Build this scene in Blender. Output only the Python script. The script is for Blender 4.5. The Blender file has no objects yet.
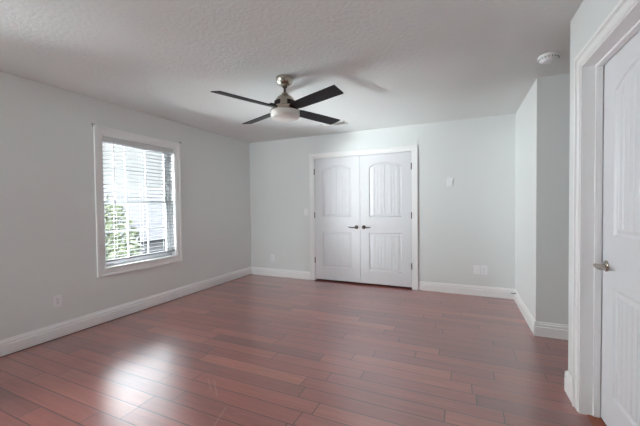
import bpy, bmesh, math, random
from mathutils import Vector, Matrix
random.seed(7)
S = bpy.context.scene
COL = S.collection

# ------------------------------------------------------------------ camera, sky, exposure
EYE = 1.2578
CR = Vector((0.91216, 0.40968, -0.01079)); CU = Vector((0.00082, 0.02451, 0.99970)); CF = Vector((-0.40982, 0.91190, -0.02202))
cd = bpy.data.cameras.new('camera'); cam = bpy.data.objects.new('camera', cd); COL.objects.link(cam)
cd.sensor_width = 36.0; cd.lens = 314.25 * 36.0 / 640.0; cd.clip_start = 0.02; cd.clip_end = 300
m = Matrix.Identity(4)
for i in range(3):
    m[i][0] = CR[i]; m[i][1] = CU[i]; m[i][2] = -CF[i]
m[0][3], m[1][3], m[2][3] = 0, 0, EYE
cam.matrix_world = m
S.camera = cam
S.view_settings.view_transform = 'Standard'; S.view_settings.look = 'None'
S.view_settings.gamma = 1.0; S.view_settings.use_curve_mapping = False
S.view_settings.exposure = 0.6
S.cycles.use_denoising = True
try: S.cycles.denoiser = 'OPENIMAGEDENOISE'
except Exception: pass
S.cycles.max_bounces = 12; S.cycles.diffuse_bounces = 8; S.cycles.glossy_bounces = 4
S.cycles.transparent_max_bounces = 16; S.cycles.sample_clamp_indirect = 12.0
S.cycles.caustics_reflective = False; S.cycles.caustics_refractive = False

# overcast sky: pale near the horizon, a bright hazy bank of cloud higher up to the west
SKY_BASE, SKY_WEST = 0.68, 26.0
w = bpy.data.worlds.new('sky'); S.world = w; w.use_nodes = True
nt = w.node_tree; nt.nodes.clear()
tc = nt.nodes.new('ShaderNodeTexCoord'); sx = nt.nodes.new('ShaderNodeSeparateXYZ')
nt.links.new(tc.outputs['Generated'], sx.inputs[0])
def wmath(op, a, b=0.0):
    n = nt.nodes.new('ShaderNodeMath'); n.operation = op
    for i, v in enumerate((a, b)):
        if isinstance(v, (int, float)): n.inputs[i].default_value = v
        else: nt.links.new(v, n.inputs[i])
    return n.outputs[0]
def bank(d, power, strength):
    v = nt.nodes.new('ShaderNodeVectorMath'); v.operation = 'DOT_PRODUCT'; nt.links.new(tc.outputs['Generated'], v.inputs[0])
    v.inputs[1].default_value = Vector(d).normalized()
    return wmath('MULTIPLY', wmath('POWER', wmath('MAXIMUM', v.outputs['Value'], 0.0), power), strength)
el = nt.nodes.new('ShaderNodeMapRange'); el.interpolation_type = 'SMOOTHSTEP'; el.inputs[1].default_value = 0.30; el.inputs[2].default_value = 0.55
nt.links.new(sx.outputs[2], el.inputs[0])
banks = bank((-0.60, 0.52, 0.62), 2.0, SKY_WEST)
total = wmath('ADD', wmath('MULTIPLY', banks, el.outputs[0]), SKY_BASE)
bg = nt.nodes.new('ShaderNodeBackground'); bg.inputs[0].default_value = (0.93, 0.96, 1.0, 1)
nt.links.new(total, bg.inputs[1])
wo = nt.nodes.new('ShaderNodeOutputWorld'); nt.links.new(bg.outputs[0], wo.inputs[0])

# ------------------------------------------------------------------ room dimensions
H = 2.44
XL, XR = -3.587, 0.65          # left and right wall faces
YB, YF = 4.817, -0.32          # back wall face, wall behind the camera
HALL0, HALL1 = 2.565, 3.559    # opening to the hallway in the right wall
XH = 2.4                       # end of the hallway
WY0, WY1, WZ0, WZ1 = 2.176, 3.130, 0.594, 2.065     # window opening, left wall
VY0, VY1 = -0.20, 0.62                              # opening for an added fill window, left wall, outside the frame
FX0, FX1 = -3.30, -2.40                              # opening for an added fill window behind the camera
CX0, CX1, CZ = -2.268, -0.667, 2.058                # closet opening
DY0, DY1, DZ = 1.512, 2.325, 2.056                  # door opening, right wall

def area(name, loc, direction, sx_, sy_, power, color, portal=False):
    l = bpy.data.lights.new(name, 'AREA'); l.shape = 'RECTANGLE'; l.size = sx_; l.size_y = sy_; l.energy = power; l.color = color
    l.cycles.is_portal = portal
    o = bpy.data.objects.new(name, l); COL.objects.link(o); o.location = loc
    o.rotation_euler = Vector(direction).to_track_quat('-Z', 'Y').to_euler()
    return o
area('window_portal', (XL - 0.15, (WY0 + WY1) / 2, (WZ0 + WZ1) / 2), (1, 0, 0), WY1 - WY0, WZ1 - WZ0, 1, (1, 1, 1), True)
area('window_daylight', (-4.32, 1.32, 1.42), (1, 1, 0.0), 1.4, 1.2, 270, (0.915, 0.96, 1.0))
area('window_daylight', (-4.55, 1.85, 1.42), (1, 0.15, 0.0), 1.7, 1.2, 300, (0.915, 0.96, 1.0))
area('left_fill_light', (-4.9, -0.8, 1.50), (1, 0.35, -0.05), 2.4, 1.2, 255, (0.915, 0.96, 1.0))  # fill lamp outside the window added in the left wall
area('front_fill_light', (-2.90, -3.0, 1.40), (0.02, 1, 0.0), 1.0, 1.0, 130, (0.915, 0.96, 1.0))  # fill lamp outside the window added behind the camera

# daylight bounced up from the bright ground outside the left window
area('ground_bounce', (-5.0, 1.95, -0.15), (3.5, 0.55, 2.3), 0.62, 0.42, 720, (0.89, 0.96, 1.0))

# ------------------------------------------------------------------ materials
def srgb(r, g, b):
    f = lambda c: (c / 255 / 12.92) if c / 255 <= 0.04045 else ((c / 255 + 0.055) / 1.055) ** 2.4
    return (f(r), f(g), f(b), 1)
def mat(name, col, rough=0.5, metal=0.0, bump=None, spec=0.5, coat=0.0, dist=0.004):
    """bump = (scale, strength, detail)"""
    M = bpy.data.materials.new(name); M.use_nodes = True; t = M.node_tree; b = t.nodes['Principled BSDF']
    b.inputs['Base Color'].default_value = col; b.inputs['Roughness'].default_value = rough
    b.inputs['Metallic'].default_value = metal; b.inputs['Specular IOR Level'].default_value = spec
    b.inputs['Coat Weight'].default_value = coat
    if bump:
        c = t.nodes.new('ShaderNodeTexCoord'); n = t.nodes.new('ShaderNodeTexNoise'); u = t.nodes.new('ShaderNodeBump')
        n.inputs['Scale'].default_value = bump[0]; n.inputs['Detail'].default_value = bump[2]
        u.inputs['Strength'].default_value = bump[1]; u.inputs['Distance'].default_value = dist
        t.links.new(c.outputs['Object'], n.inputs[0]); t.links.new(n.outputs[0], u.inputs['Height']); t.links.new(u.outputs[0], b.inputs['Normal'])
    return M
M_wall = mat('wall_paint', srgb(224, 227, 226), 0.55, bump=(70, 0.10, 3), spec=0.3)
M_ceil = mat('ceiling_texture', srgb(224, 226, 225), 0.8, bump=(34, 1.0, 4), spec=0.2, dist=0.0042)
M_trim = mat('white_trim', srgb(240, 240, 240), 0.32)
M_door = mat('door_paint', srgb(222, 223, 226), 0.35)
M_nickel = mat('brushed_nickel', srgb(186, 176, 164), 0.26, 1.0)
M_dark_nickel = mat('dark_nickel', srgb(92, 84, 80), 0.30, 1.0)
M_blade = mat('charcoal_wood', srgb(34, 33, 36), 0.5, bump=(30, 0.05, 2), spec=0.3)
M_black = mat('black_metal', srgb(24, 22, 22), 0.4, 0.3)
M_shade = mat('frosted_glass', srgb(236, 232, 226), 0.25)
M_plate = mat('plate_plastic', srgb(238, 239, 241), 0.3)
M_slot = mat('slot_dark', srgb(60, 58, 56), 0.6)
M_grey_plastic = mat('grey_wand', srgb(150, 150, 150), 0.3)
M_vinyl = mat('window_vinyl', srgb(205, 206, 208), 0.3)
M_slat = mat('blind_slat', srgb(140, 141, 144), 0.45)
M_rail = mat('blind_headrail', srgb(205, 205, 205), 0.4)
M_cord = mat('blind_cord', srgb(225, 225, 222), 0.8)
M_vent = mat('vent_paint', srgb(205, 203, 200), 0.5)
M_gap_shade = mat('gap_shade', srgb(60, 22, 20), 0.6)  # dark red tone of the shade painted into floor gaps
M_siding = mat('siding', srgb(128, 128, 136), 0.7)
M_bark = mat('bark', srgb(88, 74, 62), 0.9, bump=(20, 0.5, 4))
M_patch = mat('wall_spackle', srgb(206, 207, 206), 0.7)

def foliage_mat():
    M = mat('foliage', srgb(96, 118, 70), 0.7); t = M.node_tree; b = t.nodes['Principled BSDF']
    n = t.nodes.new('ShaderNodeTexNoise'); n.inputs['Scale'].default_value = 5
    r = t.nodes.new('ShaderNodeValToRGB'); r.color_ramp.elements[0].color = srgb(66, 74, 52); r.color_ramp.elements[1].color = srgb(112, 118, 92)
    r.color_ramp.elements[0].position = 0.35; r.color_ramp.elements[1].position = 0.65
    c = t.nodes.new('ShaderNodeTexCoord'); t.links.new(c.outputs['Object'], n.inputs[0]); t.links.new(n.outputs[0], r.inputs[0]); t.links.new(r.outputs[0], b.inputs['Base Color'])
    return M
M_leaf = foliage_mat()
def ground_mat():
    M = mat('paved_ground', srgb(90, 90, 88), 0.9); t = M.node_tree; b = t.nodes['Principled BSDF']
    n = t.nodes.new('ShaderNodeTexNoise'); n.inputs['Scale'].default_value = 1.5; n.inputs['Detail'].default_value = 6
    r = t.nodes.new('ShaderNodeValToRGB'); r.color_ramp.elements[0].color = srgb(70, 70, 66); r.color_ramp.elements[1].color = srgb(98, 96, 92)
    c = t.nodes.new('ShaderNodeTexCoord'); t.links.new(c.outputs['Object'], n.inputs[0]); t.links.new(n.outputs[0], r.inputs[0]); t.links.new(r.outputs[0], b.inputs['Base Color'])
    return M
M_lawn = ground_mat()
def shingle_mat():
    M = mat('shingles', srgb(110, 110, 124), 0.85); t = M.node_tree; b = t.nodes['Principled BSDF']
    br = t.nodes.new('ShaderNodeTexBrick'); br.inputs['Scale'].default_value = 1.0
    br.inputs['Color1'].default_value = srgb(50, 50, 58); br.inputs['Color2'].default_value = srgb(57, 57, 65); br.inputs['Mortar'].default_value = srgb(42, 42, 48)
    br.inputs['Brick Width'].default_value = 0.35; br.inputs['Row Height'].default_value = 0.16; br.inputs['Mortar Size'].default_value = 0.01
    c = t.nodes.new('ShaderNodeTexCoord'); mp = t.nodes.new('ShaderNodeMapping'); mp.inputs['Rotation'].default_value = (0, 0, math.pi / 2)
    t.links.new(c.outputs['Object'], mp.inputs[0]); t.links.new(mp.outputs[0], br.inputs[0]); t.links.new(br.outputs[0], b.inputs['Base Color'])
    return M
M_shingle = shingle_mat()
def glass_mat():
    M = bpy.data.materials.new('window_glass'); M.use_nodes = True; t = M.node_tree; t.nodes.clear()
    o = t.nodes.new('ShaderNodeOutputMaterial'); x = t.nodes.new('ShaderNodeMixShader'); a = t.nodes.new('ShaderNodeBsdfTransparent')
    g = t.nodes.new('ShaderNodeBsdfGlossy'); f = t.nodes.new('ShaderNodeFresnel'); f.inputs[0].default_value = 1.3
    a.inputs[0].default_value = (0.96, 0.98, 0.97, 1); g.inputs['Roughness'].default_value = 0.02
    t.links.new(f.outputs[0], x.inputs[0]); t.links.new(a.outputs[0], x.inputs[1]); t.links.new(g.outputs[0], x.inputs[2]); t.links.new(x.outputs[0], o.inputs[0])
    return M
M_glass = glass_mat()

def floor_mat():
    PW, PL = 0.122, 1.22
    M = bpy.data.materials.new('cherry_planks'); M.use_nodes = True; t = M.node_tree; b = t.nodes['Principled BSDF']
    N = lambda k: t.nodes.new(k); Lk = t.links.new
    def mth(op, a, b_=None, c_=None):
        n = N('ShaderNodeMath'); n.operation = op
        for i, v in enumerate((a, b_, c_)):
            if v is None: continue
            if isinstance(v, (int, float)): n.inputs[i].default_value = v
            else: Lk(v, n.inputs[i])
        return n.outputs[0]
    c = N('ShaderNodeTexCoord'); s = N('ShaderNodeSeparateXYZ'); Lk(c.outputs['Object'], s.inputs[0])
    x, y = s.outputs[0], s.outputs[1]
    yr = mth('DIVIDE', mth('ADD', y, 0.03), PW); row = mth('FLOOR', yr); fy = mth('FRACT', yr)
    wn = N('ShaderNodeTexWhiteNoise'); wn.noise_dimensions = '1D'; Lk(row, wn.inputs['W'])
    # board length varies by row, so joints never line up
    ln = mth('ADD', mth('MULTIPLY', wn.outputs[0], 0.45), 0.75)
    xr = mth('ADD', mth('DIVIDE', x, ln), mth('MULTIPLY', wn.outputs[0], 37.3)); brd = mth('FLOOR', xr); fx = mth('FRACT', xr)
    cv = N('ShaderNodeCombineXYZ'); Lk(row, cv.inputs[0]); Lk(brd, cv.inputs[1])
    wb = N('ShaderNodeTexWhiteNoise'); wb.noise_dimensions = '2D'; Lk(cv.outputs[0], wb.inputs['Vector'])
    ramp = N('ShaderNodeValToRGB'); cr = ramp.color_ramp; cr.interpolation = 'LINEAR'
    cols = [(0.0, (130, 71, 64)), (0.15, (142, 76, 68)), (0.45, (150, 80, 71)), (0.8, (157, 84, 74)), (1.0, (166, 92, 79))]
    cr.elements[0].position = 0; cr.elements[0].color = srgb(*cols[0][1]); cr.elements[1].position = 1; cr.elements[1].color = srgb(*cols[-1][1])
    for p_, k in cols[1:-1]:
        e = cr.elements.new(p_); e.color = srgb(*k)
    Lk(wb.outputs[0], ramp.inputs[0])
    # grain
    gv = N('ShaderNodeCombineXYZ'); Lk(mth('MULTIPLY', x, 2.2), gv.inputs[0]); Lk(mth('MULTIPLY', y, 38), gv.inputs[1]); Lk(mth('MULTIPLY', wb.outputs[0], 50), gv.inputs[2])
    gn = N('ShaderNodeTexNoise'); gn.inputs['Scale'].default_value = 1.0; gn.inputs['Detail'].default_value = 5; gn.inputs['Roughness'].default_value = 0.6; gn.inputs['Distortion'].default_value = 0.6
    Lk(gv.outputs[0], gn.inputs[0])
    gr = N('ShaderNodeMapRange'); gr.inputs[1].default_value = 0.3; gr.inputs[2].default_value = 0.7; gr.inputs[3].default_value = 0.82; gr.inputs[4].default_value = 1.16
    Lk(gn.outputs[0], gr.inputs[0])
    mul = N('ShaderNodeMix'); mul.data_type = 'RGBA'; mul.blend_type = 'MULTIPLY'; mul.inputs['Factor'].default_value = 1
    Lk(ramp.outputs[0], mul.inputs['A']); Lk(gr.outputs[0], mul.inputs['B'])
    # seams: distance to the edges of a board in metres
    dy = mth('MULTIPLY', mth('MINIMUM', fy, mth('SUBTRACT', 1, fy)), PW)
    dx = mth('MULTIPLY', mth('MINIMUM', fx, mth('SUBTRACT', 1, fx)), ln)
    d = mth('MINIMUM', dy, dx)
    seam = N('ShaderNodeMapRange'); seam.inputs[1].default_value = 0.0015; seam.inputs[2].default_value = 0.0038; Lk(d, seam.inputs[0])
    sm = N('ShaderNodeMix'); sm.data_type = 'RGBA'; sm.inputs['A'].default_value = srgb(52, 24, 22)
    Lk(seam.outputs[0], sm.inputs['Factor']); Lk(mul.outputs['Result'], sm.inputs['B'])
    # worn scratches in the finish, a few pale scrapes in front of the window
    last = sm.outputs['Result']
    for (x0, y0, x1, y1, wd) in [(-1.693, 1.734, -1.572, 1.636, .005), (-1.643, 1.741, -1.485, 1.599, .006), (-1.35, 1.53, -1.298, 1.368, .006), (-1.20, 1.52, -1.27, 1.50, .004)]:
        # capsule distance
        ux, uy = x1 - x0, y1 - y0; L2 = ux * ux + uy * uy
        px = mth('SUBTRACT', x, x0); py = mth('SUBTRACT', y, y0)
        tt = mth('DIVIDE', mth('ADD', mth('MULTIPLY', px, ux), mth('MULTIPLY', py, uy)), L2)
        cl = N('ShaderNodeClamp'); Lk(tt, cl.inputs[0]); tt = cl.outputs[0]
        ex = mth('SUBTRACT', px, mth('MULTIPLY', tt, ux)); ey = mth('SUBTRACT', py, mth('MULTIPLY', tt, uy))
        ds = mth('SQRT', mth('ADD', mth('MULTIPLY', ex, ex), mth('MULTIPLY', ey, ey)))
        f_ = N('ShaderNodeMapRange'); f_.inputs[1].default_value = wd; f_.inputs[2].default_value = wd * 0.3; f_.inputs[3].default_value = 0; f_.inputs[4].default_value = 0.22
        Lk(ds, f_.inputs[0])
        mm = N('ShaderNodeMix'); mm.data_type = 'RGBA'; Lk(f_.outputs[0], mm.inputs['Factor']); Lk(last, mm.inputs['A']); mm.inputs['B'].default_value = srgb(196, 160, 146)
        last = mm.outputs['Result']
    Lk(last, b.inputs['Base Color'])
    b.inputs['Roughness'].default_value = 0.30; b.inputs['Specular IOR Level'].default_value = 0.5
    b.inputs['Coat Weight'].default_value = 1.0; b.inputs['Coat Roughness'].default_value = 0.26; b.inputs['Coat IOR'].default_value = 2.1
    # wavy finish + bevelled seams
    wv = N('ShaderNodeTexNoise'); wv.inputs['Scale'].default_value = 6; wv.inputs['Detail'].default_value = 2; Lk(c.outputs['Object'], wv.inputs[0])
    sv = N('ShaderNodeMapRange'); sv.inputs[1].default_value = 0; sv.inputs[2].default_value = 0.005; Lk(d, sv.inputs[0])
    hgt = mth('ADD', mth('ADD', mth('MULTIPLY', sv.outputs[0], 0.0012), mth('MULTIPLY', wv.outputs[0], 0.0020)), mth('MULTIPLY', wb.outputs[0], 0.0006))
    bu = N('ShaderNodeBump'); bu.inputs['Strength'].default_value = 0.6; bu.inputs['Distance'].default_value = 1.0; Lk(hgt, bu.inputs['Height'])
    Lk(bu.outputs[0], b.inputs['Normal'])
    return M
M_floor = floor_mat()

# ------------------------------------------------------------------ mesh helpers
class MB:
    def __init__(s): s.bm = bmesh.new()
    def box(s, a, b, bev=0.0):
        a, b = [min(p, q) for p, q in zip(a, b)], [max(p, q) for p, q in zip(a, b)]
        vs = [s.bm.verts.new((x, y, z)) for x in (a[0], b[0]) for y in (a[1], b[1]) for z in (a[2], b[2])]
        fs = [s.bm.faces.new([vs[i] for i in q]) for q in ((0, 1, 3, 2), (4, 6, 7, 5), (0, 4, 5, 1), (2, 3, 7, 6), (0, 2, 6, 4), (1, 5, 7, 3))]
        if bev > 0:
            es = list({e for f in fs for e in f.edges})
            bmesh.ops.bevel(s.bm, geom=es, offset=bev, segments=2, profile=0.5, affect='EDGES')
        return s
    def prism(s, pts, vec):
        """extrude a closed polygon of 3D points by vec"""
        v = Vector(vec); A = [s.bm.verts.new(p) for p in pts]; B = [s.bm.verts.new(Vector(p) + v) for p in pts]
        n = len(pts); s.bm.faces.new(A); s.bm.faces.new(B[::-1])
        for i in range(n): s.bm.faces.new((A[i], B[i], B[(i + 1) % n], A[(i + 1) % n]))
        return s
    def lathe(s, prof, c=(0, 0, 0), n=48, axis='z'):
        rings = []
        for r, h in prof:
            ring = []
            for k in range(n):
                a = 2 * math.pi * k / n; u, v = r * math.cos(a), r * math.sin(a)
                p = {'z': (u, v, h), 'x': (h, u, v), 'y': (u, h, v)}[axis]
                ring.append(s.bm.verts.new((p[0] + c[0], p[1] + c[1], p[2] + c[2])))
            rings.append(ring)
        for a, b in zip(rings, rings[1:]):
            for k in range(n): s.bm.faces.new((a[k], a[(k + 1) % n], b[(k + 1) % n], b[k]))
        s.bm.faces.new(rings[0][::-1]); s.bm.faces.new(rings[-1])
        return s
    def tube(s, pts, r, n=12):
        pts = [Vector(p) for p in pts]; rs = r if isinstance(r, (list, tuple)) else [r] * len(pts)
        rings = []
        for i, p in enumerate(pts):
            d = (pts[min(i + 1, len(pts) - 1)] - pts[max(i - 1, 0)]).normalized()
            u = d.orthogonal().normalized() if i == 0 else (u - d * u.dot(d)).normalized()
            v = d.cross(u)
            rings.append([s.bm.verts.new(p + (u * math.cos(2 * math.pi * k / n) + v * math.sin(2 * math.pi * k / n)) * rs[i]) for k in range(n)])
        for a, b in zip(rings, rings[1:]):
            for k in range(n): s.bm.faces.new((a[k], a[(k + 1) % n], b[(k + 1) % n], b[k]))
        s.bm.faces.new(rings[0][::-1]); s.bm.faces.new(rings[-1])
        return s
    def build(s, name, material, parent=None, smooth=False, loc=None, **props):
        bmesh.ops.recalc_face_normals(s.bm, faces=s.bm.faces)
        me = bpy.data.meshes.new(name); s.bm.to_mesh(me); s.bm.free()
        me.materials.append(material)
        if smooth:
            for p in me.polygons: p.use_smooth = True
            try: me.set_sharp_from_angle(angle=math.radians(35))
            except Exception: pass
        o = bpy.data.objects.new(name, me); COL.objects.link(o)
        if loc is not None: o.location = loc
        if parent is not None: o.parent = parent
        for k, v in props.items(): o[k] = v
        return o
def empty(name, loc, rz=0, **props):
    o = bpy.data.objects.new(name, None); COL.objects.link(o); o.location = loc; o.rotation_euler = (0, 0, rz); o.empty_display_size = 0.1
    for k, v in props.items(): o[k] = v
    return o
def struct(name, mb, material, parent=None, **k):
    o = mb.build(name, material, parent, **k)
    if parent is None: o['kind'] = 'structure'
    return o

# ------------------------------------------------------------------ shell
T = 0.14
struct('floor', MB().box((XL - 0.02, YF - 0.02, -0.15), (XH, YB + 0.85, 0.0)), M_floor)
struct('ceiling', MB().box((XL - T, YF - T, H), (XH + T, YB + 0.87, H + 0.12)), M_ceil)
wl = MB(); x0, x1 = XL - T, XL
for ya, yb in ((YF - T, VY0), (VY1, WY0), (WY1, YB + .12)): wl.box((x0, ya, -.15), (x1, yb, H))
for ya, yb in ((VY0, VY1), (WY0, WY1)): wl.box((x0, ya, -.15), (x1, yb, WZ0)).box((x0, ya, WZ1), (x1, yb, H))
struct('wall_left', wl, M_wall)
wb = MB(); y0, y1 = YB, YB + 0.12
wb.box((XL, y0, 0), (CX0, y1, H)).box((CX1, y0, 0), (XR + T, y1, H)).box((CX0, y0, CZ), (CX1, y1, H))
struct('wall_back', wb, M_wall)
wf = MB(); y0, y1 = YF - T, YF
wf.box((XL, y0, 0), (FX0, y1, H)).box((FX1, y0, 0), (XH, y1, H)).box((FX0, y0, 0), (FX1, y1, WZ0)).box((FX0, y0, WZ1), (FX1, y1, H))
struct('wall_front', wf, M_wall)
wr = MB(); x0, x1 = XR, XR + T
wr.box((x0, YF, 0), (x1, DY0, H)).box((x0, DY1, 0), (x1, HALL0, H)).box((x0, DY0, DZ), (x1, DY1, H))
struct('wall_right', wr, M_wall)
struct('wall_right_far', MB().box((XR, HALL1, 0), (XR + T, YB, H)), M_wall)
struct('wall_hall_far', MB().box((XR + T, HALL1, 0), (XH, HALL1 + T, H)), M_wall)
struct('wall_hall_near', MB().box((XR + T, HALL0 - T, 0), (XH, HALL0, H)), M_wall)
struct('wall_hall_end', MB().box((XH, YF - T, -.15), (XH + T, YB + .12, H)), M_wall)
cl = MB(); cl.box((CX0 - .3, YB + .12, 0), (CX0 - .2, YB + .75, H)).box((CX1 + .2, YB + .12, 0), (CX1 + .3, YB + .75, H)).box((CX0 - .3, YB + .75, 0), (CX1 + .3, YB + .85, H))
struct('wall_closet', cl, M_wall)

# baseboards: colonial profile, (depth, height) pairs
BP = [(0, 0), (.016, 0), (.016, .088), (.012, .094), (.012, .100), (.0145, .104), (.0135, .112), (.008, .122), (.0055, .134), (0, .136)]
def baseboard(name, p, q, nrm, z0=0.0):
    """from p to q (2D) along a wall whose inward normal is nrm"""
    p = Vector((p[0], p[1], z0)); q = Vector((q[0], q[1], z0)); n = Vector((nrm[0], nrm[1], 0))
    b = MB(); b.prism([p + n * d + Vector((0, 0, h)) for d, h in BP], q - p)
    return struct(name, b, M_trim)
baseboard('baseboard_left', (XL, YF + .016), (XL, YB), (1, 0), 0.007)
CAS = 0.085
baseboard('baseboard_back_left', (XL, YB), (CX0 - CAS, YB), (0, -1))
baseboard('baseboard_back_right', (CX1 + CAS + .01, YB), (XR, YB), (0, -1))
baseboard('baseboard_right_far', (XR, HALL1 - .0155), (XR, YB), (-1, 0))
baseboard('baseboard_hall_far', (XR - .016, HALL1), (XH, HALL1), (0, -1))
baseboard('baseboard_right_end', (XR - .0155, HALL0), (XR + .6, HALL0), (0, 1))
baseboard('baseboard_right', (XR, DY1 + CAS), (XR, HALL0 + .0155), (-1, 0))
baseboard('baseboard_right_near', (XR, YF), (XR, DY0 - CAS), (-1, 0))
baseboard('baseboard_front', (XL, YF), (XR, YF), (0, 1))
struct('trim_gap_shade', MB().box((XL, YF, 0.0005), (XL + .012, YB, .0068)), M_gap_shade)  # dark strip painted as the shadow gap under the raised left baseboard

# casings: nested U or O rings in a wall plane. f maps (u, z, d) -> world
RINGS = [(0.0, 0.012, .008), (0.012, 0.020, .011), (0.020, 0.058, .013), (0.058, 0.064, .016), (0.064, CAS, .021)]
def casing(mb, f, u0, u1, z0, z1, bottom=False):
    for a, b, d in RINGS:
        def bx(ua, ub, za, zb): mb.box(f(ua, za, 0), f(ub, zb, d), 0.0012)
        lo = z0 - b if bottom else z0
        bx(u0 - b, u0 - a, lo, z1 + b); bx(u1 + a, u1 + b, lo, z1 + b); bx(u0 - a, u1 + a, z1 + a, z1 + b)
        if bottom: bx(u0 - a, u1 + a, z0 - b, z0 - a)
b_ = MB(); casing(b_, lambda u, z, d: (u, YB - d, z), CX0 + .004, CX1 - .004, 0, CZ - .004); struct('trim_1', b_, M_trim)
b_ = MB(); casing(b_, lambda u, z, d: (XR - d, u, z), DY0 + .004, DY1 - .004, 0, DZ - .004); struct('trim_2', b_, M_trim)
# jambs and stops
b_ = MB()
b_.box((CX0, YB, 0), (CX0 + .004, YB + .12, CZ)).box((CX1 - .004, YB, 0), (CX1, YB + .12, CZ)).box((CX0, YB, CZ - .004), (CX1, YB + .12, CZ))
struct('trim_3', b_, M_trim)
b_ = MB(); XS = XR + 0.056
for ya, yb in ((DY1 - .004, DY1), (DY0, DY0 + .004)): b_.box((XR, ya, 0), (XR + T, yb, DZ))
b_.box((XR, DY0, DZ - .004), (XR + T, DY1, DZ))
b_.box((XS, DY1 - .016, 0), (XS + .032, DY1 - .004, DZ - .004), .002).box((XS, DY0 + .004, 0), (XS + .032, DY0 + .016, DZ - .004), .002).box((XS, DY0 + .016, DZ - .016), (XS + .032, DY1 - .016, DZ - .004), .002)
struct('trim_4', b_, M_trim)
struct('trim_threshold', MB().box((XR + .03, DY0 + .004, 0), (XR + T, DY1 - .004, .006), .002), mat('threshold_wood', srgb(150, 84, 60), .35))

# ------------------------------------------------------------------ doors
def panel_mesh(f, u0, u1, v0, v1, arch):
    """recessed, raised plank panel with V grooves; f maps (u, v, depth) to space, depth 0 flush with stiles"""
    mb = MB(); nu = 100
    us = [u0 + (u1 - u0) * i / nu for i in range(nu + 1)]
    W = u1 - u0; uc = (u0 + u1) / 2
    top = lambda u: v1 + arch * (1 - ((u - uc) / (W / 2)) ** 2)
    fr = [0, .004, .008, .012, .016, .022, .028, .034, .040, .046, .052]
    rows = []
    for u in us:
        tp = top(u); vs = [v0 + a for a in fr] + [v0 + .052 + (tp - v0 - .104) * k / 8 for k in range(1, 8)] + [tp - a for a in fr[::-1]]
        col = []
        for v in vs:
            e = max(0.0, min(u - u0, u1 - u, v - v0, tp - v))
            if e < .010: d = .010 * e / .010
            elif e < .022: d = .010
            elif e < .040: d = .010 - .007 * (e - .022) / .018
            else:
                d = .003
                g = (u - uc) % .052; g = min(g, .052 - g)
                if g < .0055: d += .0055 * (1 - g / .0055)
            col.append(mb.bm.verts.new(f(u, v, d)))
        rows.append(col)
    for a, b in zip(rows, rows[1:]):
        for i in range(len(a) - 1): mb.bm.faces.new((a[i], b[i], b[i + 1], a[i + 1]))
    return mb
def door_leaf(name, f, W_, z0, z1, thick=.035, up=(1.08, 1.855), lowp=(.235, .83), arch=.07, inset=.145):
    """f maps (u 0..W, z, depth behind the face)"""
    mb = MB(); i0, i1 = inset, W_ - inset
    b = lambda a, c: mb.box(f(*a), f(*c))
    b((0, z0, 0), (i0, z1, thick)); b((i1, z0, 0), (W_, z1, thick))
    b((i0, z0, 0), (i1, lowp[0], thick)); b((i0, lowp[1], 0), (i1, up[0], thick))
    pts = [f(i0, z1, 0), f(i0, up[1], 0)]
    uc = W_ / 2; hw = (i1 - i0) / 2
    for k in range(1, 24):
        u = i0 + (i1 - i0) * k / 24; pts.append(f(u, up[1] + arch * (1 - ((u - uc) / hw) ** 2), 0))
    pts += [f(i1, up[1], 0), f(i1, z1, 0)]
    mb.prism(pts, Vector(f(0, 0, thick)) - Vector(f(0, 0, 0)))
    b((i0, lowp[0], .02), (i1, lowp[1], thick)); b((i0, up[0], .02), (i1, up[1] + arch, thick))   # back skin behind the panels
    d = struct(name, mb, M_door)
    for lo, hi, ar in ((lowp[0], lowp[1], 0), (up[0], up[1], arch)):
        panel_mesh(f, i0, i1, lo, hi, ar).build('panel', M_door, d, smooth=True)
    return d
def handle(parent, f, sgn, m_):
    """lever handle: f maps (u, z, out) with the rosette at the origin; lever runs towards sgn*u"""
    mb = MB()
    mb.tube([f(0, 0, 0), f(0, 0, .006), f(0, 0, .010), f(0, 0, .012)], [.031, .031, .026, .013], 28)
    mb.tube([f(0, 0, .01), f(0, 0, .045)], .010, 16)
    pts = []; rs = []
    for k in range(9):
        t = k / 8; pts.append(f(sgn * (-.010 + .125 * t), -.006 * math.sin(math.pi * t) + .003 * t, .048 + .006 * math.sin(math.pi * t))); rs.append(.0105 - .0035 * t)
    mb.tube(pts, rs, 14)
    return mb.build('door_handle', m_, parent, smooth=True)
def hinge(parent, f, z):
    mb = MB(); mb.tube([f(0, z - .045, .004), f(0, z + .045, .004)], .0075, 12)
    mb.tube([f(0, z - .050, .004), f(0, z - .045, .004)], .0045, 10).tube([f(0, z + .045, .004), f(0, z + .050, .004)], .0045, 10)
    return mb.build('hinge', M_dark_nickel, parent, smooth=True)
CM = (CX0 + CX1) / 2; FACE = YB + 0.002
LW = CM - .002 - (CX0 + .008)
f1 = lambda u, z, d: (CX0 + .008 + u, FACE + d, z)
d1 = door_leaf('door_1', f1, LW, .028, CZ - .008)
f2 = lambda u, z, d: (CM + .002 + u, FACE + d, z)
d2 = door_leaf('door_2', f2, LW, .028, CZ - .008)
handle(d1, lambda u, z, o: (CM - .062 + u, FACE - o, .915 + z), -1, M_dark_nickel)
handle(d2, lambda u, z, o: (CM + .062 + u, FACE - o, .915 + z), 1, M_dark_nickel)
for z in (1.835, 1.105, .345):
    hinge(d1, lambda u, zz, o: (CX0 + .006 + u, FACE - .004 - o, zz), z); hinge(d2, lambda u, zz, o: (CX1 - .006 + u, FACE - .004 - o, zz), z)
DXF = XR + .093
f3 = lambda u, z, d: (DXF + d, DY1 - .007 - u, z)
d3 = door_leaf('door_3', f3, DY1 - DY0 - .014, .010, DZ - .007, lowp=(.20, .80))
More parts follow.
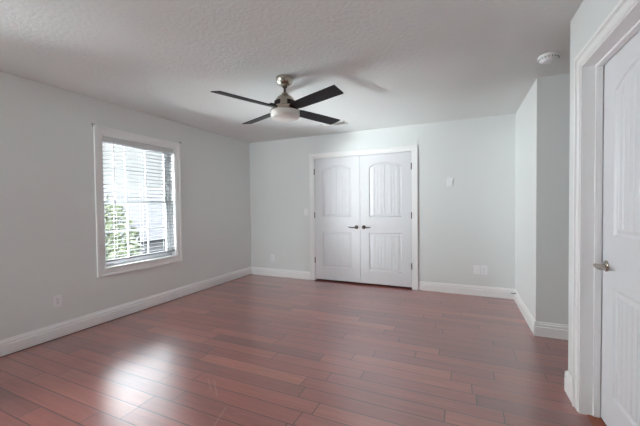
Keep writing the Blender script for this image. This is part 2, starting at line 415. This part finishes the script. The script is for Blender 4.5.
handle(d3, lambda u, z, o: (DXF - o, DY1 - .007 - .066 - u, .905 + z), 1, M_nickel)
struct('closet_gap_shade', MB().box((CX0, YB + .11, .0), (CX1, YB + .118, .012)), M_gap_shade)  # dark strip painted as the shade in the gap under the closet doors

# ------------------------------------------------------------------ window in the left wall
win = empty('window_1', (XL, (WY0 + WY1) / 2, WZ0), kind='structure')
def wpart(mb, name, m_, parent=win, smooth=False):
    o = mb.build(name, m_, parent, smooth); 
    if parent is win: o.matrix_parent_inverse = Matrix.Translation(-Vector(win.location))
    return o
mb = MB(); casing(mb, lambda u, z, d: (XL + d, u, z), WY0, WY1, WZ0, WZ1, True); wpart(mb, 'casing', M_trim)
mb = MB(); e = .006
mb.box((XL - .09, WY0, WZ0), (XL, WY0 + e, WZ1)).box((XL - .09, WY1 - e, WZ0), (XL, WY1, WZ1)).box((XL - .09, WY0, WZ0), (XL, WY1, WZ0 + e)).box((XL - .09, WY0, WZ1 - e), (XL, WY1, WZ1))
wpart(mb, 'jamb', M_trim)
mb = MB(); mb.box((XL, WY0 - .01, WZ0 - .004), (XL + .030, WY1 + .01, WZ0 + .010), .003)
wpart(mb, 'sill', M_trim)
XG = XL - .115; fw = .036
mb = MB(); fo = (XG - .025, XG + .03)
mb.box((fo[0], WY0, WZ0), (fo[1], WY0 + fw, WZ1), .002).box((fo[0], WY1 - fw, WZ0), (fo[1], WY1, WZ1), .002).box((fo[0], WY0, WZ0), (fo[1], WY1, WZ0 + fw), .002).box((fo[0], WY0, WZ1 - fw), (fo[1], WY1, WZ1), .002)
wpart(mb, 'window_frame', M_vinyl)
zm = (WZ0 + WZ1) / 2
for (za, zb, xg) in ((WZ0 + fw, zm + .02, XG + .010), (zm - .02, WZ1 - fw, XG - .010)):
    mb = MB(); ya, yb = WY0 + fw, WY1 - fw; r = .036
    mb.box((xg - .009, ya, za), (xg + .009, ya + r, zb), .002).box((xg - .009, yb - r, za), (xg + .009, yb, zb), .002).box((xg - .009, ya, za), (xg + .009, yb, za + r), .002).box((xg - .009, ya, zb - r), (xg + .009, yb, zb), .002)
    sash = wpart(mb, 'sash', M_vinyl)
    mb = MB()
    for k in (1, 2):
        yy = ya + r + (yb - ya - 2 * r) * k / 3; mb.box((xg - .003, yy - .007, za + r), (xg + .006, yy + .007, zb - r))
    zz = (za + zb) / 2; mb.box((xg - .003, ya + r, zz - .008), (xg + .006, yb - r, zz + .008))
    o = mb.build('muntin_grid', M_vinyl, sash)
    mb = MB(); mb.box((xg - .0015, ya + r, za + r), (xg + .0015, yb - r, zb - r)); mb.build('pane', M_glass, sash)

# unseen window added in the left wall for fill light
fill_win_left = empty('fill_window_left', (XL, (VY0 + VY1) / 2, WZ0), kind='structure')
inv2 = Matrix.Translation(-Vector(fill_win_left.location))
mb = MB(); casing(mb, lambda u, z, d: (XL + d, u, z), VY0, VY1, WZ0, WZ1, True); mb.build('casing', M_trim, fill_win_left).matrix_parent_inverse = inv2
mb = MB(); x = XL - .09
for a, b in ((VY0, VY0 + .05), (VY1 - .05, VY1)): mb.box((x - .02, a, WZ0), (x + .02, b, WZ1), .002)
for a, b in ((WZ0, WZ0 + .05), (zm - .02, zm + .02), (WZ1 - .05, WZ1)): mb.box((x - .02, VY0, a), (x + .02, VY1, b), .002)
mb.build('window_frame', M_vinyl, fill_win_left).matrix_parent_inverse = inv2
MB().box((x - .002, VY0 + .05, WZ0 + .05), (x + .002, VY1 - .05, WZ1 - .05)).build('pane', M_glass, fill_win_left).matrix_parent_inverse = inv2

# another unseen window, added behind the camera to admit fill light
fill_win_front = empty('fill_window_front', ((FX0 + FX1) / 2, YF, WZ0), kind='structure')
inv3 = Matrix.Translation(-Vector(fill_win_front.location))
mb = MB(); casing(mb, lambda u, z, d: (u, YF + d, z), FX0, FX1, WZ0, WZ1, True); mb.build('casing', M_trim, fill_win_front).matrix_parent_inverse = inv3
mb = MB(); y = YF - .09
for a, b in ((FX0, FX0 + .05), (FX1 - .05, FX1)): mb.box((a, y - .02, WZ0), (b, y + .02, WZ1), .002)
for a, b in ((WZ0, WZ0 + .05), (zm - .02, zm + .02), (WZ1 - .05, WZ1)): mb.box((FX0, y - .02, a), (FX1, y + .02, b), .002)
mb.build('window_frame', M_vinyl, fill_win_front).matrix_parent_inverse = inv3
MB().box((FX0 + .05, y - .002, WZ0 + .05), (FX1 - .05, y + .002, WZ1 - .05)).build('pane', M_glass, fill_win_front).matrix_parent_inverse = inv3

# ------------------------------------------------------------------ window blind
XB = XL - .036
bl = empty('window_blind', (XB, (WY0 + WY1) / 2, WZ1 - .006),
           label='white slatted horizontal blind lowered inside the window frame', category='blind')
binv = Matrix.Translation(-Vector(bl.location))
def bpart(mb, name, m_, smooth=False):
    o = mb.build(name, m_, bl, smooth); o.matrix_parent_inverse = binv; return o
ya, yb = WY0 + .010, WY1 - .010
mb = MB(); mb.box((XB - .025, ya, WZ1 - .052), (XB + .022, yb, WZ1 - .008), .002)
bpart(mb, 'headrail', M_rail)
mb = MB(); mb.prism([(XB + .023, ya - .002, WZ1 - .070), (XB + .029, ya - .002, WZ1 - .070), (XB + .031, ya - .002, WZ1 - .064), (XB + .031, ya - .002, WZ1 - .020), (XB + .034, ya - .002, WZ1 - .012), (XB + .034, ya - .002, WZ1 - .007), (XB + .023, ya - .002, WZ1 - .007)], (0, yb - ya + .004, 0))
bpart(mb, 'valance', M_rail)
mb = MB(); TILT = math.radians(5); pitch = .0455; z = WZ1 - .085; zs = []
while z > .700:
    zs.append(z); z -= pitch
for z in zs:
    pts = []
    for k in range(9):   # slightly crowned slat section
        t = -1 + k / 4; pts.append((t * .0245, .0022 * (1 - t * t) + .0014))
    for k in range(8, -1, -1):
        t = -1 + k / 4; pts.append((t * .0245, .0022 * (1 - t * t) - .0014))
    ca, sa = math.cos(TILT), math.sin(TILT)
    mb.prism([(XB + a * ca - b * sa, ya, z + a * sa + b * ca) for a, b in pts], (0, yb - ya, 0))
bpart(mb, 'slats', M_slat)
zbr = .668
mb = MB(); mb.box((XB - .026, ya, zbr - .010), (XB + .026, yb, zbr + .010), .004); bpart(mb, 'bottom_rail', M_slat)
for yy in (WY0 + .15, (WY0 + WY1) / 2, WY1 - .15):
    mb = MB()
    for dx in (-.026, .026): mb.tube([(XB + dx, yy, WZ1 - .05), (XB + dx, yy, zbr)], .0012, 6)
    for z in zs: mb.tube([(XB - .026, yy, z - .004), (XB + .026, yy, z - .004)], .0007, 5)
    bpart(mb, 'ladder_cord', M_cord)
mb = MB(); yw = 2.300
mb.tube([(XB + .036, yw, WZ1 - .062), (XB + .040, yw, WZ1 - .075), (XB + .040, yw + .004, 1.24), (XB + .040, yw + .004, 1.205)], [.003, .0042, .0042, .0055], 8)
bpart(mb, 'tilt_wand', M_grey_plastic, True)

# curtain hooks left at the upper corners of the window casing
for i, (yy, zz, lb) in enumerate(((2.085, 2.150, 'small grey curtain rod hook at the upper left corner of the window casing'), (3.222, 2.158, 'small grey curtain rod hook at the upper right corner of the window casing'))):
    k = empty('curtain_hook', (XL, yy, zz), label=lb, category='hook', group='curtain hooks beside the window')
    MB().box((0, -.008, -.020), (.003, .008, .020), .001).build('mounting_plate', M_grey_plastic, k)
    MB().tube([(.002, 0, 0), (.030, 0, 0), (.036, 0, .004), (.038, 0, .012)], .0035, 8).build('hook_arm', M_grey_plastic, k, True)

# ------------------------------------------------------------------ ceiling fan
FXc, FYc = -1.478, 2.530
fan = empty('ceiling_fan', (FXc, FYc, H), label='brushed nickel ceiling fan with four charcoal blades and a frosted light', category='ceiling fan')
MB().lathe([(.078, 0), (.080, -.004), (.079, -.018), (.072, -.042), (.060, -.062), (.042, -.076), (.030, -.081), (.018, -.083)]).build('canopy', M_nickel, fan, True)
MB().lathe([(.024, -.080), (.024, -.088), (.018, -.095), (.0115, -.099), (.0115, -.150)], n=24).build('downrod', M_dark_nickel, fan, True)
hs = MB().lathe([(.020, -.140), (.030, -.142), (.034, -.150), (.040, -.160), (.056, -.170), (.074, -.186), (.088, -.208), (.096, -.232), (.100, -.256), (.101, -.268), (.118, -.270), (.122, -.274), (.122, -.300), (.118, -.304)], n=64).build('motor_housing', M_nickel, fan, True)
for k in range(4):
    ps = MB(); a = math.radians(68 + 90 * k); R_ = Matrix.Rotation(a, 4, 'Z')
    # dark slot plates around each blade root
    pts = []
    for t in range(9):
        g = math.radians(-26 + 52 * t / 8); pts.append((.1035 * math.cos(g), .1035 * math.sin(g)))
    lo = [R_ @ Vector((x, y, -.268)) for x, y in pts]; hi = [R_ @ Vector((x * .965, y * .965, -.222)) for x, y in pts]
    lo2 = [R_ @ Vector((x * .80, y * .80, -.268)) for x, y in pts]; hi2 = [R_ @ Vector((x * .80, y * .80, -.222)) for x, y in pts]
    V = [[ps.bm.verts.new(v) for v in row] for row in (lo, hi, hi2, lo2)]
    for r in range(4):
        for t in range(8): ps.bm.faces.new((V[r][t], V[r][t + 1], V[(r + 1) % 4][t + 1], V[(r + 1) % 4][t]))
    ps.bm.faces.new([V[r][0] for r in range(4)]); ps.bm.faces.new([V[r][8] for r in range(4)][::-1])
    ps.build('blade_slot', M_black, hs)
MB().lathe([(.110, -.296), (.131, -.298), (.134, -.301), (.134, -.309), (.130, -.311), (.110, -.312)], n=64).build('light_ring', M_nickel, fan, True)
MB().lathe([(.120, -.306), (.132, -.311), (.134, -.330), (.132, -.360), (.126, -.370), (.108, -.376), (.060, -.380), (.010, -.381)], n=64).build('light_shade', M_shade, fan, True)
for k in range(4):
    a = math.radians(68 + 90 * k); PIT = math.radians(12)
    b = MB()
    # outline in (radial r, cross c), c>0 is the counter-clockwise side, which sits lower
    r0, r1a, r1b = .125, .668, .684
    out = [(r0, -.045), (r0 + .05, -.056), (.40, -.062), (r1b - .006, -.064), (r1b, -.058), (r1a, .060), (r1a - .006, .064), (.40, .062), (r0 + .05, .056), (r0, .045)]
    pts = [(r, c * math.cos(PIT), -.289 - c * math.sin(PIT)) for r, c in out]
    b.prism([(x, y, z + .0035) for x, y, z in pts], (0, 0, -.007))
    o = b.build('blade', M_blade, fan); o.rotation_euler = (0, 0, a)
    b = MB(); b.box((.085, -.030, -.283), (.185, .030, -.277), .002); b.box((.150, -.040, -.280), (.182, .040, -.275), .002)
    q = b.build('blade_bracket', M_black, o)

# ------------------------------------------------------------------ ceiling register and smoke detector
v = empty('ceiling_vent', (-1.67, 4.235, H), label='white ceiling air register between the fan and the closet wall', category='vent')
mb = MB(); a, b_2 = .19, .085
mb.box((-a, -b_2, -.006), (-a + .03, b_2, 0), .002).box((a - .03, -b_2, -.006), (a, b_2, 0), .002).box((-a, -b_2, -.006), (a, -b_2 + .028, 0), .002).box((-a, b_2 - .028, -.006), (a, b_2, 0), .002)
mb.build('frame', M_vent, v)
MB().box((-a + .03, -b_2 + .028, -.0012), (a - .03, b_2 - .028, -.0004)).build('duct_opening', M_slot, v)
mb = MB()
for k in range(7):
    yy = -b_2 + .034 + k * .0165
    mb.prism([(-a + .03, yy, -.0015), (-a + .03, yy + .002, -.0015), (-a + .03, yy + .009, -.010), (-a + .03, yy + .007, -.010)], (a - .04, 0, 0))
    mb.prism([(.004, yy, -.0015), (.004, yy + .002, -.0015), (.004, yy - .005, -.010), (.004, yy - .007, -.010)], (a - .034, 0, 0))
mb.build('louvres', M_vent, v)
s = empty('smoke_detector', (.640, 3.075, H), label='round white smoke detector on the ceiling by the hallway opening', category='smoke detector')
MB().lathe([(.072, 0), (.074, -.003), (.073, -.012), (.068, -.015)], n=40).build('base_plate', M_trim, s, True)
MB().lathe([(.066, -.014), (.067, -.020), (.064, -.034), (.054, -.040), (.050, -.0405), (.048, -.046), (.036, -.050), (.010, -.051)], n=40).build('sensor_cover', M_plate, s, True)
mb = MB()
for k in range(18):
    g = 2 * math.pi * k / 18; cx, cy = .0665 * math.cos(g), .0665 * math.sin(g)
    mb.box((cx - .004, cy - .004, -.031), (cx + .0035, cy + .0035, -.022))
mb.build('vent_slots', M_grey_plastic, s)
MB().lathe([(.004, -.049), (.004, -.0525)], c=(.02, -.01, 0), n=12).build('test_button', M_grey_plastic, s)

# ------------------------------------------------------------------ wall plates
def plate(name, loc, rz, label, cat, kind_, w_=.074, h_=.118, group=None):
    """built facing -Y, back on the wall"""
    p = empty(name, loc, rz, label=label, category=cat)
    if group: p['group'] = group
    MB().box((-w_ / 2, -.006, -h_ / 2), (w_ / 2, 0, h_ / 2), .0022).build('cover_plate', M_plate, p)
    if kind_ == 'outlet':
        for zz in (-.0195, .0195):
            r = MB().box((-.0165, -.0085, zz - .014), (.0165, -.005, zz + .014), .002).build('receptacle', M_plate, p)
            mb = MB(); mb.box((-.0085, -.0090, zz - .002), (-.0060, -.0084, zz + .008)).box((.0060, -.0090, zz - .002), (.0085, -.0084, zz + .008)); mb.tube([(0, -.0090, zz - .008), (0, -.0083, zz - .008)], .0028, 10)
            mb.build('slots', M_slot, r)
        MB().tube([(0, -.0072, 0), (0, -.0055, 0)], .0032, 10).build('screw', M_nickel, p)
    elif kind_ == 'switch':
        MB().box((-.0165, -.008, -.033), (.0165, -.005, .033), .002).build('rocker', M_trim, p)
        for zz in (-.047, .047): MB().tube([(0, -.0072, zz), (0, -.0055, zz)], .003, 10).build('screw', M_plate, p)
    elif kind_ == 'blank':
        for zz in (-.042, .042): MB().tube([(0, -.0072, zz), (0, -.0055, zz)], .003, 10).build('screw', M_plate, p)
    elif kind_ == 'raised':
        MB().box((-w_ / 2 + .008, -.013, -h_ / 2 + .008), (w_ / 2 - .008, -.005, h_ / 2 - .008), .004).build('raised_insert', M_plate, p)
    return p
plate('wall_outlet', (XL, 1.721, .361), math.pi / 2, 'white duplex outlet on the left wall below and left of the window', 'outlet', 'outlet')
plate('wall_outlet', (-3.117, YB, .335), 0, 'white outlet low on the back wall near the left corner', 'outlet', 'outlet')
plate('light_switch', (-2.425, YB, 1.160), 0, 'white rocker switch plate left of the closet doors', 'switch', 'switch')
plate('cable_plate', (.192, YB, .357), 0, 'blank white wall plate just left of the outlet right of the closet', 'wall plate', 'blank', .080, .122)
plate('wall_outlet', (.283, YB, .357), 0, 'white outlet on the back wall right of the closet, beside a blank plate', 'outlet', 'outlet', .080, .122)
plate('wall_plate', (-.145, YB, 1.575), 0, 'plain white wall plate at eye level right of the closet doors', 'wall plate', 'raised', .086, .122)
# door stop on the far right baseboard
ds = empty('door_stop', (XR - .013, 4.68, .110), label='small spring door stop on the baseboard near the far right corner', category='door stop')
pts = []
for k in range(97):
    g = k / 96 * 2 * math.pi * 8; pts.append((-.006 - .050 * k / 96, .0065 * math.cos(g), .0065 * math.sin(g)))
MB().tube(pts, .0016, 6).build('spring', M_dark_nickel, ds, True)
MB().tube([(0.004, 0, 0), (-.006, 0, 0)], .010, 14).build('base', M_dark_nickel, ds, True)
MB().tube([(-.055, 0, 0), (-.068, 0, 0)], .008, 12).build('rubber_tip', M_plate, ds, True)

# ------------------------------------------------------------------ outside: this is an upper floor, ground 3 m below
GZ = -3.1
g = MB().box((-70, -60, GZ - .2), (40, 90, GZ)).build('ground', M_lawn); g['kind'] = 'structure'
hz = empty('neighbour_house', (-13, 9, GZ), label='low grey-roofed house seen through the blind', category='house')
hx0, hx1, hy0, hy1 = 4.0, -4.0, -4.2, 9.0     # relative to the ridge line at x=-13
ez, rz_ = .23 - GZ, 2.18 - GZ
MB().box((hx1 + .45, hy0 + .4, 0), (hx0 - .45, hy1 - .4, ez + .05)).build('wall', M_siding, hz)
mb = MB(); mb.prism([(hx0, hy0, ez), (0, hy0, rz_), (hx1, hy0, ez), (hx1, hy0, ez - .14), (0, hy0, rz_ - .14), (hx0, hy0, ez - .14)], (0, hy1 - hy0, 0))
mb.build('roof', M_shingle, hz)
for yy in (hy0 + .4, hy1 - .5): MB().prism([(hx0 - .45, yy, ez), (0, yy, rz_ - .16), (hx1 + .45, yy, ez)], (0, .1, 0)).build('gable', M_siding, hz)
for yy in (-2.6, .4, 4.2):
    w1 = MB().box((hx0 - .47, yy, 1.0), (hx0 - .40, yy + 1.0, 2.3)).build('window', M_vinyl, hz)
    MB().box((hx0 - .475, yy + .07, 1.07), (hx0 - .465, yy + .93, 2.23)).build('pane', M_slot, w1)
tr = empty('tree', (-7.6, 4.4, GZ), label='leafy green tree outside, at the left side of the window', category='tree')
MB().tube([(0, 0, 0), (.04, .02, 1.5), (-.03, .05, 2.8), (.05, 0, 4.0)], [.13, .10, .07, .03], 10).build('trunk', M_bark, tr, True)
mb = MB(); rnd = random.Random(3)
for k in range(2600):
    while True:
        p = Vector((rnd.uniform(-1, 1), rnd.uniform(-1, 1), rnd.uniform(-1, 1)))
        if .35 < p.length < 1: break
    p = Vector((p.x * 1.0, p.y * .85, p.z * 1.45 + 3.25)); q = rnd.uniform(.05, .10)
    n = Vector((rnd.gauss(0, 1), rnd.gauss(0, 1), rnd.gauss(0, 1))).normalized(); u = n.orthogonal().normalized() * q; v_ = n.cross(u) * .6
    vs = [mb.bm.verts.new(p + a) for a in (-u, v_, u, -v_)]; mb.bm.faces.new(vs)
mb.build('foliage', M_leaf, tr)
